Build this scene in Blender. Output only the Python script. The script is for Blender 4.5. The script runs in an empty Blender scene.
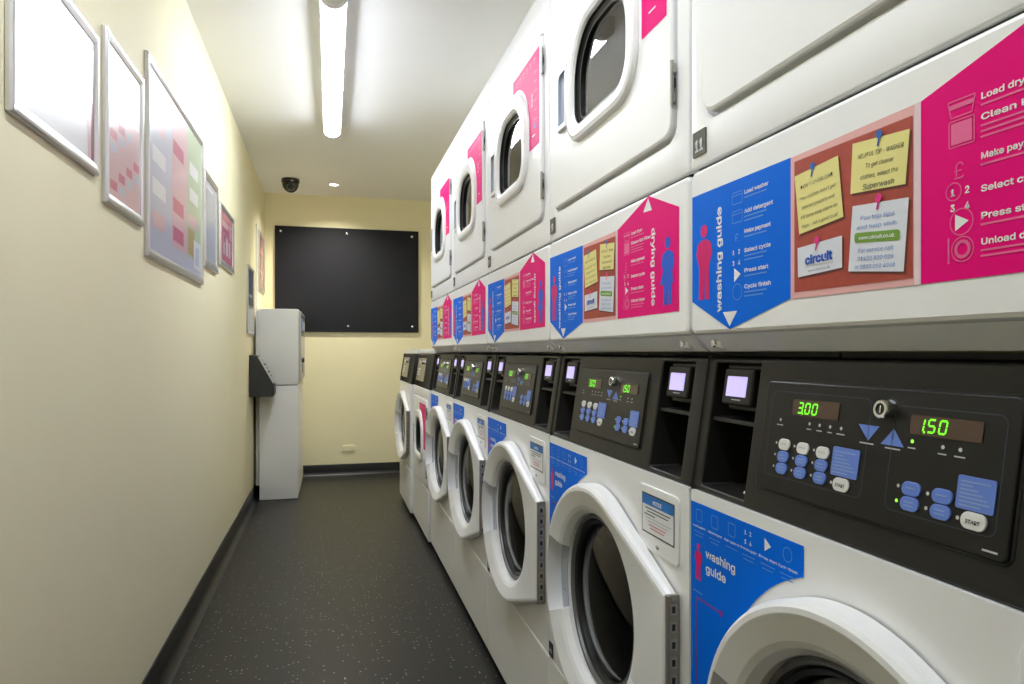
import bpy, math
from mathutils import Vector, Matrix
S = bpy.context.scene
COL = S.collection
PI = math.pi

# ------------------------------------------------------------------ constants (metres)
CAM_H = 1.033
YAW = math.atan(182/700)
XW = -.517            # left wall
XF = .513             # front plane of the machine row
YB = 6.04             # back wall
CEIL = 2.335
XR = 1.36             # right wall, behind the machines
YN = -1.5             # wall behind the camera
W = .682              # machine width
Y0 = .931             # far side of the nearest stack

# ------------------------------------------------------------------ materials
MATS = {}
def mat(name, col=(.8,.8,.8), rough=.5, metal=0, emit=None, strength=1, coat=0, spec=.5, noise=None):
    m = bpy.data.materials.new(name); m.use_nodes = True
    nt = m.node_tree; b = nt.nodes['Principled BSDF']
    b.inputs['Base Color'].default_value = (*col, 1)
    b.inputs['Roughness'].default_value = rough
    b.inputs['Metallic'].default_value = metal
    b.inputs['Specular IOR Level'].default_value = spec
    if coat:
        b.inputs['Coat Weight'].default_value = coat
        b.inputs['Coat Roughness'].default_value = .2
    if emit:
        b.inputs['Emission Color'].default_value = (*emit, 1)
        b.inputs['Emission Strength'].default_value = strength
    if noise:                                  # faint mottling and unevenness: (scale, colour spread, bump)
        tc = nt.nodes.new('ShaderNodeTexCoord')
        n = nt.nodes.new('ShaderNodeTexNoise'); n.inputs['Scale'].default_value = noise[0]; n.inputs['Detail'].default_value = 5
        nt.links.new(tc.outputs['Object'], n.inputs['Vector'])
        mx = nt.nodes.new('ShaderNodeMixRGB')
        mx.inputs[1].default_value = (*[c*(1-noise[1]) for c in col], 1)
        mx.inputs[2].default_value = (*[min(1, c*(1+noise[1])) for c in col], 1)
        nt.links.new(n.outputs['Fac'], mx.inputs[0]); nt.links.new(mx.outputs[0], b.inputs['Base Color'])
        if noise[2]:
            bp = nt.nodes.new('ShaderNodeBump'); bp.inputs['Strength'].default_value = noise[2]; bp.inputs['Distance'].default_value = .002
            nt.links.new(n.outputs['Fac'], bp.inputs['Height']); nt.links.new(bp.outputs[0], b.inputs['Normal'])
    MATS[name] = m
    return m

mat('wall_cream', (.87,.815,.56), .62, noise=(3.0,.03,.05), spec=.3)
mat('ceiling_white', (.88,.875,.845), .7, noise=(2.0,.02,.02), spec=.3)
mat('enamel', (.86,.865,.88), .28, noise=(14,.012,0))
mat('enamel_floor_bounce', (.82,.815,.79), .34, noise=(10,.02,0))  # white enamel with the beige floor bounce painted into its colour
mat('enamel_edge', (.66,.66,.66), .4)
mat('gap_dark', (.05,.05,.05), .7)
mat('console_black', (.0105,.010,.0088), .40, spec=.4, noise=(60,.15,.08))
mat('pocket_black', (.006,.006,.006), .5)
mat('panel_black', (.0095,.0095,.0095), .30, spec=.35)
mat('panel_line', (.03,.035,.06), .4)
mat('panel_reflection', (.15,.15,.105), .25)  # lighter olive reflection in the panel glass, painted as a flat colour
mat('print_grey', (.55,.55,.55), .5)
mat('button_white', (.72,.72,.70), .4)
mat('button_blue', (.125,.225,.66), .4)
mat('text_dark', (.03,.03,.04), .5)
mat('display_brown', (.085,.048,.032), .22)
mat('digit_green', (.1,.5,.02), .4, emit=(.16,1,.02), strength=.5)
mat('led_green', (.1,.5,.02), .4, emit=(.3,1,.05), strength=.4)
mat('screen_lilac', (.5,.45,.8), .3, emit=(.56,.47,1), strength=.24)
mat('chrome', (.75,.75,.75), .14, 1)
mat('steel_dull', (.42,.41,.39), .35, 1)
mat('hinge_brown', (.33,.30,.25), .38, .7)
mat('seal_grey', (.16,.165,.17), .35, .3)
mat('seal_black', (.012,.012,.012), .4)
mat('grip_blue_grey', (.40,.44,.54), .35)
mat('drum_steel', (.26,.25,.235), .32, .9, noise=(30,.2,.1))
mat('drum_light', (.80,.79,.74), .45, .1, noise=(8,.1,0))
mat('label_blue', (.0,.15,.80), .45, spec=.08)
mat('label_pink', (.82,.0,.20), .45, spec=.1)
mat('label_white', (.82,.83,.86), .4)
mat('label_pale_blue', (.08,.29,.80), .4)
mat('label_pale_pink', (.84,.13,.34), .4)
mat('figure_pink', (.70,.003,.16), .4, spec=.3)
mat('figure_blue', (.01,.11,.68), .4, spec=.3)
mat('arrow_purple', (.24,.02,.33), .4)
mat('cork_red', (.40,.052,.028), .5, noise=(120,.22,0))
mat('cork_frame', (.78,.42,.42), .45)
mat('cork_frame_light', (.80,.60,.66), .45)
mat('note_yellow', (.80,.73,.27), .5)
mat('note_shadow', (.14,.025,.015), .6)
mat('note_white', (.72,.75,.84), .5)
mat('note_green', (.16,.34,.03), .5)
mat('ink_blue', (.015,.10,.52), .5)
mat('ink_soft_blue', (.25,.36,.66), .5)
mat('pin_blue', (.02,.13,.45), .3)
mat('pin_pink', (.75,.02,.25), .3)
mat('notice_blue', (.0,.16,.55), .4)
mat('ink_red', (.65,.16,.22), .5)
mat('plate_olive', (.075,.073,.045), .45)
mat('plate_black', (.012,.012,.012), .4)
mat('frame_silver', (.70,.70,.71), .30, .75)
mat('skirting_black', (.009,.009,.0095), .38, spec=.35)
mat('board_black', (.012,.013,.018), .72, noise=(160,.3,.25), spec=.25)
mat('kiosk_white', (.88,.875,.84), .42, noise=(9,.015,0))
mat('kiosk_grey', (.50,.50,.48), .42)
mat('box_black', (.028,.028,.027), .5, noise=(40,.2,0))
mat('camera_black', (.016,.016,.015), .22)
mat('lens_grey', (.20,.20,.20), .2, .4)
mat('lamp_tray', (.78,.78,.76), .45)
mat('diffuser', (.9,.9,.9), .4, emit=(.90,.965,1.07), strength=14)
mat('diffuser_dimmer', (.9,.9,.9), .4, emit=(.90,.965,1.07), strength=11.5)
mat('downlight_glow', (.9,.9,.85), .4, emit=(1,.95,.82), strength=3)
mat('poster_white', (.87,.87,.90), .34, coat=1)
mat('poster_pink', (.66,.16,.29), .34, coat=1)
mat('poster_pale_pink', (.79,.52,.58), .34, coat=1)
mat('poster_lilac', (.60,.62,.76), .34, coat=1)
mat('poster_green', (.54,.66,.45), .34, coat=1)
mat('poster_ochre', (.55,.44,.20), .34, coat=1)
mat('poster_navy', (.018,.05,.16), .34, coat=1)
mat('poster_maroon', (.26,.02,.085), .34, coat=1)
mat('poster_grey', (.52,.55,.62), .34, coat=1)
mat('front_wall', (.88,.86,.78), .65)
mat('front_door', (.62,.60,.55), .45)

def glass(name, tint, ior=1.6):
    m = bpy.data.materials.new(name); m.use_nodes = True; nt = m.node_tree; nt.nodes.clear()
    o = nt.nodes.new('ShaderNodeOutputMaterial'); mx = nt.nodes.new('ShaderNodeMixShader')
    t = nt.nodes.new('ShaderNodeBsdfTransparent'); t.inputs[0].default_value = (*tint, 1)
    g = nt.nodes.new('ShaderNodeBsdfGlossy'); g.inputs['Roughness'].default_value = .015
    f = nt.nodes.new('ShaderNodeFresnel'); f.inputs['IOR'].default_value = ior
    nt.links.new(f.outputs[0], mx.inputs[0]); nt.links.new(t.outputs[0], mx.inputs[1]); nt.links.new(g.outputs[0], mx.inputs[2])
    nt.links.new(mx.outputs[0], o.inputs[0]); MATS[name] = m
glass('glass_washer', (.45,.47,.44))
glass('glass_dryer', (.9,.9,.88), 2.8)

def floor_mat():
    m = mat('floor_vinyl', (.035,.035,.034), .38, spec=.38); nt = m.node_tree; b = nt.nodes['Principled BSDF']
    tc = nt.nodes.new('ShaderNodeTexCoord')
    v = nt.nodes.new('ShaderNodeTexVoronoi'); v.inputs['Scale'].default_value = 62
    nt.links.new(tc.outputs['Object'], v.inputs['Vector'])
    r = nt.nodes.new('ShaderNodeMath'); r.operation = 'LESS_THAN'; r.inputs[1].default_value = .19
    nt.links.new(v.outputs['Distance'], r.inputs[0])
    sep = nt.nodes.new('ShaderNodeSeparateColor'); nt.links.new(v.outputs['Color'], sep.inputs[0])
    q = nt.nodes.new('ShaderNodeMath'); q.operation = 'GREATER_THAN'; q.inputs[1].default_value = .62
    nt.links.new(sep.outputs[0], q.inputs[0])
    a = nt.nodes.new('ShaderNodeMath'); a.operation = 'MULTIPLY'
    nt.links.new(r.outputs[0], a.inputs[0]); nt.links.new(q.outputs[0], a.inputs[1])
    n = nt.nodes.new('ShaderNodeTexNoise'); n.inputs['Scale'].default_value = 2.2; n.inputs['Detail'].default_value = 6
    nt.links.new(tc.outputs['Object'], n.inputs['Vector'])
    c0 = nt.nodes.new('ShaderNodeMixRGB'); c0.inputs[1].default_value = (.010,.010,.0095,1); c0.inputs[2].default_value = (.020,.0195,.0175,1)
    nt.links.new(n.outputs['Fac'], c0.inputs[0])
    c1 = nt.nodes.new('ShaderNodeMixRGB'); c1.inputs[2].default_value = (.30,.30,.28,1)
    nt.links.new(a.outputs[0], c1.inputs[0]); nt.links.new(c0.outputs[0], c1.inputs[1]); nt.links.new(c1.outputs[0], b.inputs['Base Color'])
    n2 = nt.nodes.new('ShaderNodeTexNoise'); n2.inputs['Scale'].default_value = 220
    nt.links.new(tc.outputs['Object'], n2.inputs['Vector'])
    bp = nt.nodes.new('ShaderNodeBump'); bp.inputs['Strength'].default_value = .25; bp.inputs['Distance'].default_value = .002
    nt.links.new(n2.outputs['Fac'], bp.inputs['Height']); nt.links.new(bp.outputs[0], b.inputs['Normal'])
floor_mat()

# ------------------------------------------------------------------ 2-D outlines, points (u, h) counter-clockwise
def rr(u0, h0, u1, h1, r, n=6):
    if not isinstance(r, (list, tuple)): r = [r]*4                     # bl br tr tl
    P = []
    for (cu, ch, a0), q in zip(((u0,h0,180),(u1,h0,270),(u1,h1,0),(u0,h1,90)), r):
        x = cu + (q if cu == u0 else -q); y = ch + (q if ch == h0 else -q)
        if q <= 0: P.append((cu, ch)); continue
        for i in range(n+1):
            a = math.radians(a0 + 90*i/n); P.append((x+q*math.cos(a), y+q*math.sin(a)))
    return P
def circ(cu, ch, r, n=64): return [(cu+r*math.cos(2*PI*i/n), ch+r*math.sin(2*PI*i/n)) for i in range(n)]
def inset(P, a):
    out = []; n = len(P)
    for i in range(n):
        p, q, s = Vector(P[i-1]), Vector(P[i]), Vector(P[(i+1) % n])
        e, f = (q-p), (s-q)
        if e.length < 1e-9: e = f
        if f.length < 1e-9: f = e
        e.normalize(); f.normalize()
        n1, n2 = Vector((-e.y, e.x)), Vector((-f.y, f.x))
        m = n1+n2
        m = m / max(.25, m.length_squared/2) if m.length > 1e-6 else n1
        out.append((q.x+m.x*a, q.y+m.y*a))
    return out
def ray(P, c, angs):
    out = []
    for a in angs:
        dx, dy = math.cos(a), math.sin(a); best = None
        for i in range(len(P)):
            (x1,y1), (x2,y2) = P[i], P[(i+1) % len(P)]
            ex, ey = x2-x1, y2-y1; den = dx*ey-dy*ex
            if abs(den) < 1e-12: continue
            t = ((x1-c[0])*ey-(y1-c[1])*ex)/den; s = ((x1-c[0])*dy-(y1-c[1])*dx)/den
            if t > 0 and -1e-6 <= s <= 1+1e-6 and (best is None or t > best): best = t
        out.append((c[0]+dx*best, c[1]+dy*best))
    return out
def angles(c, n=72, corners=()):
    A = [2*PI*i/n for i in range(n)] + [math.atan2(y-c[1], x-c[0]) % (2*PI) for x, y in corners]
    A = sorted(A); B = [A[0]]
    for a in A[1:]:
        if a-B[-1] > 1e-4: B.append(a)
    return B
def hull(P):
    P = sorted(set(P))
    def half(Q):
        H = []
        for p in Q:
            while len(H) > 1 and (H[-1][0]-H[-2][0])*(p[1]-H[-2][1])-(H[-1][1]-H[-2][1])*(p[0]-H[-2][0]) <= 0: H.pop()
            H.append(p)
        return H[:-1]
    return half(P)+half(P[::-1])

# ------------------------------------------------------------------ mesh builder; local frame: u right, d towards the viewer, h up
TXT = {}
try:                                                     # the sans face that ships inside Blender itself
    FONT = bpy.data.fonts.load(bpy.utils.resource_path('LOCAL')+'/datafiles/fonts/Inter.woff2')
except Exception: FONT = None
def text_mesh(s, bold):
    k = (s, bold)
    if k not in TXT:
        cu = bpy.data.curves.new('t', 'FONT'); cu.body = s; cu.size = 1; cu.offset = bold; cu.resolution_u = 3
        if FONT: cu.font = FONT
        o = bpy.data.objects.new('t', cu); COL.objects.link(o)
        me = bpy.data.meshes.new_from_object(o.evaluated_get(bpy.context.evaluated_depsgraph_get()))
        V = [(v.co.x, v.co.y) for v in me.vertices]; Fc = [tuple(p.vertices) for p in me.polygons]
        w = max([v[0] for v in V] or [0])
        bpy.data.objects.remove(o); bpy.data.curves.remove(cu); bpy.data.meshes.remove(me)
        TXT[k] = (V, Fc, w)
    return TXT[k]
class MB:
    def __init__(s, off=(0,0,0), shear=0, h0=0):
        s.v, s.f, s.mi, s.m = [], [], [], []; s.off = off; s.shear = shear; s.h0 = h0
    def M(s, name):
        if name not in s.m: s.m.append(name)
        return s.m.index(name)
    def add(s, V, Fc, m):
        b = len(s.v); i = s.M(m)
        for u, d, h in V:
            d = d - s.shear*(h-s.h0)
            s.v.append((u+s.off[0], -(d+s.off[1]), h+s.off[2]))
        for f in Fc: s.f.append(tuple(b+k for k in f)); s.mi.append(i)
    def flat(s, P, d, m): s.add([(u,d,h) for u,h in P], [tuple(range(len(P)))], m)
    def rect(s, u0, h0, u1, h1, d, m): s.flat([(u0,h0),(u1,h0),(u1,h1),(u0,h1)], d, m)
    def ring(s, A, dA, B, dB, m):
        n = len(A)
        g = lambda D, Q: list(D) if isinstance(D, list) else [D(u) if callable(D) else D for u, h in Q]
        V = [(u,d,h) for (u,h),d in zip(A, g(dA,A))]+[(u,d,h) for (u,h),d in zip(B, g(dB,B))]
        s.add(V, [(i,(i+1)%n,n+(i+1)%n,n+i) for i in range(n)], m)
    def slab(s, P, d0, d1, m, bev=0, back=True, top=None):
        b = max(bev, 0); s.ring(P, d0, P, d1-b, m); Q = P
        if b:
            Q1 = inset(P, b*.35); s.ring(P, d1-b, Q1, d1-b*.3, m); Q = inset(P, b); s.ring(Q1, d1-b*.3, Q, d1, m)
        s.flat(Q, d1, top or m)
        if back: s.flat(P[::-1], d0, m)
    def box(s, u0, u1, d0, d1, h0, h1, m, bev=0): s.slab([(u0,h0),(u1,h0),(u1,h1),(u0,h1)], d0, d1, m, bev)
    def frame(s, A, B, d, m): s.ring(A, d, B, d, m)
    def line(s, P, w, d, m, closed=False):
        n = len(P)
        for i in range(n if closed else n-1):
            (x1,y1),(x2,y2) = P[i], P[(i+1)%n]; L = math.hypot(x2-x1,y2-y1) or 1
            nx, ny = -(y2-y1)/L*w/2, (x2-x1)/L*w/2
            s.flat([(x1-nx,y1-ny),(x2-nx,y2-ny),(x2+nx,y2+ny),(x1+nx,y1+ny)], d, m)
    def lathe(s, prof, c, m, axis='d', n=64, cap0=False, cap1=False):
        V = []; k = len(prof)
        for r, t in prof:
            for i in range(n):
                a = 2*PI*i/n; x, y = r*math.cos(a), r*math.sin(a)
                if axis == 'd': V.append((c[0]+x, c[1]+t, c[2]+y))
                elif axis == 'h': V.append((c[0]+x, c[1]+y, c[2]+t))
                else: V.append((c[0]+t, c[1]+x, c[2]+y))
        Fc = [(j*n+i, j*n+(i+1)%n, (j+1)*n+(i+1)%n, (j+1)*n+i) for j in range(k-1) for i in range(n)]
        if cap0: Fc.append(tuple(range(n))[::-1])
        if cap1: Fc.append(tuple((k-1)*n+i for i in range(n)))
        s.add(V, Fc, m)
    def extrude(s, prof, u0, u1, m):                       # outline in (d, h) pulled along u
        n = len(prof)
        V = [(u0,d,h) for d,h in prof]+[(u1,d,h) for d,h in prof]
        s.add(V, [(i,(i+1)%n,n+(i+1)%n,n+i) for i in range(n)]+[tuple(range(n))[::-1], tuple(n+i for i in range(n))], m)
    def text(s, t, u, h, size, d, m, rot=0, bold=0, sx=1, width=None, al='L', slant=0):
        V, Fc, w = text_mesh(t, bold)
        if not V: return
        k = width/(w*size) if width else sx
        o = {'L':0,'C':-w*size*k/2,'R':-w*size*k}[al]
        c, q = math.cos(rot), math.sin(rot)
        s.add([(u+c*(x*size*k+o+slant*y*size)-q*y*size, d, h+q*(x*size*k+o+slant*y*size)+c*y*size) for x,y in V], Fc, m)
    def build(s, name, parent=None, bevel=0, sharp=35):
        me = bpy.data.meshes.new(name); me.from_pydata(s.v, [], s.f); me.update()
        for n in s.m: me.materials.append(MATS[n])
        me.polygons.foreach_set('material_index', s.mi)
        me.polygons.foreach_set('use_smooth', [True]*len(s.f))
        me.set_sharp_from_angle(angle=math.radians(sharp)); me.update()
        o = bpy.data.objects.new(name, me); COL.objects.link(o)
        if parent: o.parent = parent
        if bevel:
            b = o.modifiers.new('bevel', 'BEVEL'); b.width = bevel; b.segments = 3; b.limit_method = 'ANGLE'; b.angle_limit = math.radians(50)
            w = o.modifiers.new('weld', 'WELD'); w.merge_threshold = 1e-5; o.modifiers.move(1, 0)
        return o
def tag(o, label, cat, group=None):
    o['label'] = label; o['category'] = cat
    if group: o['group'] = group
    return o
def thing(name, label, cat, loc, rot=0, group=None):
    o = bpy.data.objects.new(name, None); COL.objects.link(o); o.empty_display_size = .1
    o.location = loc; o.rotation_euler = (0,0,rot)
    return tag(o, label, cat, group)
def lab(o, t): o['label'] = t; return o
def dup(o, parent=None):
    c = o.copy(); COL.objects.link(c)
    if parent: c.parent = parent
    for ch in list(o.children): dup(ch, c)
    return c
def structure(o): o['kind'] = 'structure'; return o

# ------------------------------------------------------------------ the room
def room_box(name, x0, x1, y0, y1, z0, z1, m):
    b = MB(); b.box(x0, x1, -y1, -y0, z0, z1, m); return structure(b.build(name))
room_box('floor', XW-.1, XR+.1, YN-.1, YB+.1, -.1, 0, 'floor_vinyl')
room_box('ceiling', XW-.1, XR+.1, YN-.1, YB+.1, CEIL, CEIL+.1, 'ceiling_white')
room_box('wall_left', XW-.1, XW, YN-.1, YB+.1, 0, CEIL, 'wall_cream')
room_box('wall_right', XR, XR+.1, YN-.1, YB+.1, 0, CEIL, 'wall_cream')
room_box('wall_back', XW, XR, YB, YB+.1, 0, CEIL, 'wall_cream')
room_box('wall_front', XW, XR, YN-.1, YN, 0, CEIL, 'front_wall')
d = MB(); d.slab([(-.36,0.004),(.46,0.004),(.46,2.0),(-.36,2.0)], -YN-.0005-.04, -YN-.0005, 'front_door', .004)
o = structure(d.build('door_1')); 
# skirting with a coved foot
prof = [(0,0),(.038,0),(.030,.003),(.018,.010),(.011,.022),(.0085,.036),(.008,.088),(.0055,.0935),(0,.094)]
for nm, L, loc, rot in (('baseboard_left', YB-YN, (XW, YN, 0), PI/2), ('baseboard_back', XR-XW, (XW, YB, 0), 0)):
    b = MB(); b.extrude(prof, 0, L, 'skirting_black'); o = structure(b.build(nm)); o.location = loc; o.rotation_euler = (0,0,rot)

# ------------------------------------------------------------------ ceiling fittings
def batten(y0, y1, x, label, glow='diffuser'):
    t = thing('ceiling_light', label, 'light', (x, y0, CEIL-.085), 0, 'ceiling lights')
    L = y1-y0
    def prism(P, ya, yb, m, name):
        b = MB(); n = len(P)
        V = [(u,-ya,h) for u,h in P]+[(u,-yb,h) for u,h in P]
        b.add(V, [(i,n+i,n+(i+1)%n,(i+1)%n) for i in range(n)]+[tuple(range(n)), tuple(n+i for i in range(n))[::-1]], m)
        return b.build(name, t)
    prism([(-.047,.030),(.047,.030),(.047,.085),(-.047,.085)], 0, L, 'lamp_tray', 'tray')
    half = [(.047*math.sin(a), .045-.045*math.cos(a)) for a in [(i*PI/16-PI/2)*.76 for i in range(17)]]
    P = half
    prism(P, .035, L-.035, glow, 'diffuser')
    for ya, yb in ((0,.034),(L-.034,L)):
        c = prism([(u*1.04, h*1.03-.001) for u,h in P], ya, yb, 'lamp_tray', 'end_cap')
    b = MB(); b.box(.047,.053,-L*.55-.02,-L*.55,.02,.06,'steel_dull'); b.build('clip', t)
batten(2.53, 4.13, .012, 'white tube light with glowing diffuser fixed along the ceiling')
batten(.05, 1.65, .012, 'glowing tube light on the ceiling nearest the entrance end', 'diffuser_dimmer')

t = thing('downlight', 'small round recessed spotlight glowing in the ceiling near the back', 'light', (.03, 5.60, CEIL-.008))
b = MB(); b.lathe([(.044,.008),(.044,.002),(.040,0),(.034,.001),(.032,.006)], (0,0,0), 'lamp_tray', 'h'); b.build('bezel', t)
b = MB(); b.lathe([(.0325,.003),(.02,.0015),(.002,.001)], (0,0,0), 'downlight_glow', 'h', cap1=True); lab(b.build('lamp', t), 'glowing lamp')

sl = bpy.data.lights.new('spot', 'SPOT'); sl.energy = 40; sl.color = (1,.95,.82); sl.spot_size = math.radians(140); sl.spot_blend = 1; sl.shadow_soft_size = .03
so = bpy.data.objects.new('spot', sl); COL.objects.link(so); so.parent = t; so.location = (0,0,-.004)

t = thing('security_camera', 'black dome camera mounted under the ceiling near the back', 'camera', (-.288, 5.53, CEIL-.105))
b = MB(); b.lathe([(.066,.105),(.066,.082),(.063,.078)], (0,0,0), 'camera_black', 'h', cap0=True, cap1=True); b.build('base_ring', t)
b = MB(); b.lathe([(.0615*math.sin(a), .077-.072*math.cos(a)) for a in [i*PI/2/12+.02 for i in range(12)]][::-1], (0,0,0), 'camera_black', 'h', cap1=True); b.build('dome', t)
b = MB(off=(.006,.044,.040)); b.lathe([(.030,0),(.030,.012),(.026,.015),(.024,.010)], (0,0,0), 'lens_grey', 'd', 32); b.lathe([(.025,.009),(.012,.012),(.002,.013)], (0,0,0), 'camera_black', 'd', 32, cap1=True); b.build('lens', t)
b = MB(); b.slab(rr(.004,.078,.026,.086,.003), .058, .069, 'print_grey', .001); b.build('badge', t)

# ------------------------------------------------------------------ the back wall
t = thing('noticeboard', 'large black felt noticeboard screwed to the cream back wall', 'noticeboard', (-.436, YB, 1.20))
b = MB(); b.slab(rr(0,0,1.172,.868,.004), .001, .018, 'board_black', .003); b.build('board', t)
for u, h in ((.045,.825),(.574,.822),(1.115,.820),(.045,.045),(.582,.048),(1.118,.050)):
    b = MB(); b.lathe([(.0105,.018),(.0095,.021),(.004,.0225)], (u,0,h), 'chrome', 'd', 20, cap1=True); b.build('screw', t)
t = MB(); t.slab(rr(0,0,.105,.05,.006), .0005, .007, 'wall_cream', .003)
o = tag(t.build('cover_plate'), 'small cream blank cover plate low on the back wall', 'cover plate'); o.location = (.10, YB, .20)

# ------------------------------------------------------------------ the left wall
def poster_frame(y0, y1, h0, h1, label, draw, w=.026):
    t = thing('poster_frame', label, 'picture frame', (XW, y0, h0), PI/2, 'posters in silver snap frames')
    L, H = y1-y0, h1-h0
    O = rr(0,0,L,H,.002,2); f = MB()
    prev, pd = O, .001
    for a, dd in ((0,.008),(.003,.0115),(.008,.013),(.014,.0125),(w-.003,.0095),(w,.008),(w,.005)):
        q = inset(O, a); f.ring(prev, pd, q, dd, 'frame_silver'); prev, pd = q, dd
    f.flat(O[::-1], .001, 'frame_silver'); f.build('frame', t)
    p = MB(); draw(p, w-.001, w-.001, L-w+.001, H-w+.001); p.build('print', t)
D0 = .0062
def blocks(base, items):
    def draw(p, u0, h0, u1, h1):
        p.rect(u0, h0, u1, h1, D0, base)
        for a, b_, c, d_, m, lay in items:
            p.rect(u0+(u1-u0)*a, h0+(h1-h0)*b_, u0+(u1-u0)*c, h0+(h1-h0)*d_, D0+.0004*lay, m)
    return draw
poster_frame(1.320, 1.772, 1.430, 1.748, 'landscape snap frame with a white poster, nearest on the left wall', blocks('poster_white',
    [(.90,.0,1,.75,'poster_pale_pink',1),(.955,.0,1,.95,'poster_maroon',2)]))
tiles = []
for i in range(4):
    for j in range(6):
        tiles.append((.06+.235*i,.05+.085*j,.06+.235*i+.19,.05+.085*j+.06, ['poster_pink','poster_pale_pink','poster_pale_pink','poster_lilac'][(i*3+j*5) % 4], 2))
poster_frame(1.826, 2.166, 1.385, 1.800, 'narrow portrait snap frame with small red and pink pictures', blocks('poster_white',
    [(0,0,1,.62,'poster_pale_pink',1)]+tiles))
cols = [(0,0,.36,1,'poster_lilac',1),(.36,0,.66,1,'poster_pale_pink',1),(.66,0,1,1,'poster_green',1),(0,0,1,.10,'poster_lilac',2),
        (.68,.12,.82,.30,'poster_ochre',3),(.80,.04,.97,.24,'poster_white',4),(.84,.07,.93,.20,'poster_lilac',5)]
for i in range(3):
    for j in range(4):
        cols.append((.05+.33*i,.14+.18*j,.05+.33*i+.2,.14+.18*j+.09, ['poster_white','poster_pink','poster_white'][i] if (i+j) % 3 else 'poster_pale_pink', 2))
poster_frame(2.212, 3.122, 1.310, 1.902, 'largest snap frame, its poster in lilac, pink and green columns', blocks('poster_white', cols))
poster_frame(3.170, 3.518, 1.396, 1.806, 'slim snap frame with a blank pale grey-blue sheet', blocks('poster_grey', [(.08,.9,.7,.94,'poster_white',1)]), .034)
poster_frame(3.60, 4.077, 1.456, 1.758, 'snap frame with a pink poster printed with white shapes', blocks('poster_pink',
    [(.12,.70,.62,.82,'poster_pale_pink',1),(.70,.55,.92,.86,'poster_pale_pink',1),(.18,.15,.34,.58,'poster_pale_pink',1),(.42,.15,.56,.52,'poster_white',1),(.64,.15,.78,.48,'poster_white',1),(.22,.40,.30,.54,'poster_maroon',2)]), .03)
poster_frame(4.75, 5.13, 1.150, 1.597, 'snap frame half navy and half pale, above the sloped black box', blocks('poster_grey',
    [(0,.42,1,1,'poster_navy',1),(.2,.55,.8,.60,'poster_lilac',2)]), .02)
poster_frame(5.49, 5.93, 1.495, 1.942, 'snap frame with a dark maroon poster, farthest along the left wall', blocks('poster_maroon',
    [(.15,.66,.85,.74,'poster_pink',1),(.15,.30,.7,.36,'poster_pink',1)]), .02)
b = MB(); b.slab(rr(0,0,.018,.62,.002), .0005, .012, 'kiosk_white', .002)
o = tag(b.build('cable_trunking'), 'thin white cable trunking rising up the left wall above the kiosk', 'cable trunking'); o.location = (XW, 5.33, 1.337); o.rotation_euler = (0,0,PI/2)

# sloped black box
t = thing('card_terminal', 'black sloped box with a silver faceplate on the left wall', 'payment box', (XW, 4.90, .736), PI/2)
b = MB(); b.extrude([(0,0),(.150,0),(.150,.075),(.152,.085),(.050,.272),(0,.277)], 0, .20, 'box_black'); b.build('housing', t, .003)
dv = Vector((.050-.152, .272-.085)); dv.normalize(); nv = Vector((dv.y, -dv.x))
def on_slope(a, o): p = Vector((.152,.085))+dv*a+nv*o; return (p.x, p.y)
b = MB(); b.extrude([on_slope(.002,0), on_slope(.002,.006), on_slope(.205,.006), on_slope(.205,0)][::-1], -.001, .201, 'frame_silver'); lab(b.build('faceplate', t), 'silver sloping faceplate')
for r in range(4):
    for c in range(3):
        b = MB(); a = .05+r*.028
        b.extrude([on_slope(a,.006), on_slope(a,.010), on_slope(a+.016,.010), on_slope(a+.016,.006)][::-1], .06+c*.032, .082+c*.032, 'text_dark' if (r+c) % 2 else 'print_grey'); b.build('key', t)
b = MB(); b.slab(rr(.012,.012,.19,.066,.004), .150, .156, 'plate_black', .001); b.build('slot', t)

# change machine
t = thing('change_machine', 'tall white steel kiosk standing against the left wall at the back', 'kiosk', (XW+.012, 5.15, 0), PI/2)
b = MB(); b.box(0,.80,.03,.288,.002,.797,'kiosk_white'); b.box(.02,.78,.004,.03,.1,.79,'kiosk_grey'); b.build('pedestal', t, .004)
b = MB(); b.box(0,.80,.034,.290,.803,1.335,'kiosk_white'); b.box(.004,.796,.018,.034,.81,1.33,'kiosk_white'); b.box(.01,.79,.004,.018,.81,1.325,'kiosk_white'); b.build('cabinet', t, .004)
b = MB(); b.slab(rr(.02,.835,.78,1.322,.006), .290, .306, 'kiosk_grey', .003); b.rect(.06,1.15,.74,1.31,.3066,'poster_navy'); b.rect(.10,1.19,.40,1.28,.307,'ink_soft_blue'); b.rect(.48,1.2,.7,1.27,.307,'note_white'); dr = b.build('door', t)
b = MB(); b.lathe([(.018,.306),(.018,.322),(.014,.325)], (.16,0,.975), 'box_black', 'd', 24, cap1=True); b.build('knob', dr)
b = MB(); b.slab(rr(.25,.88,.55,.96,.01), .306, .314, 'steel_dull', .003); b.build('coin_tray', dr)
b = MB(); b.slab(rr(.02,.03,.78,.78,.006), .288, .293, 'kiosk_white', .003); b.build('lower_door', t)

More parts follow.
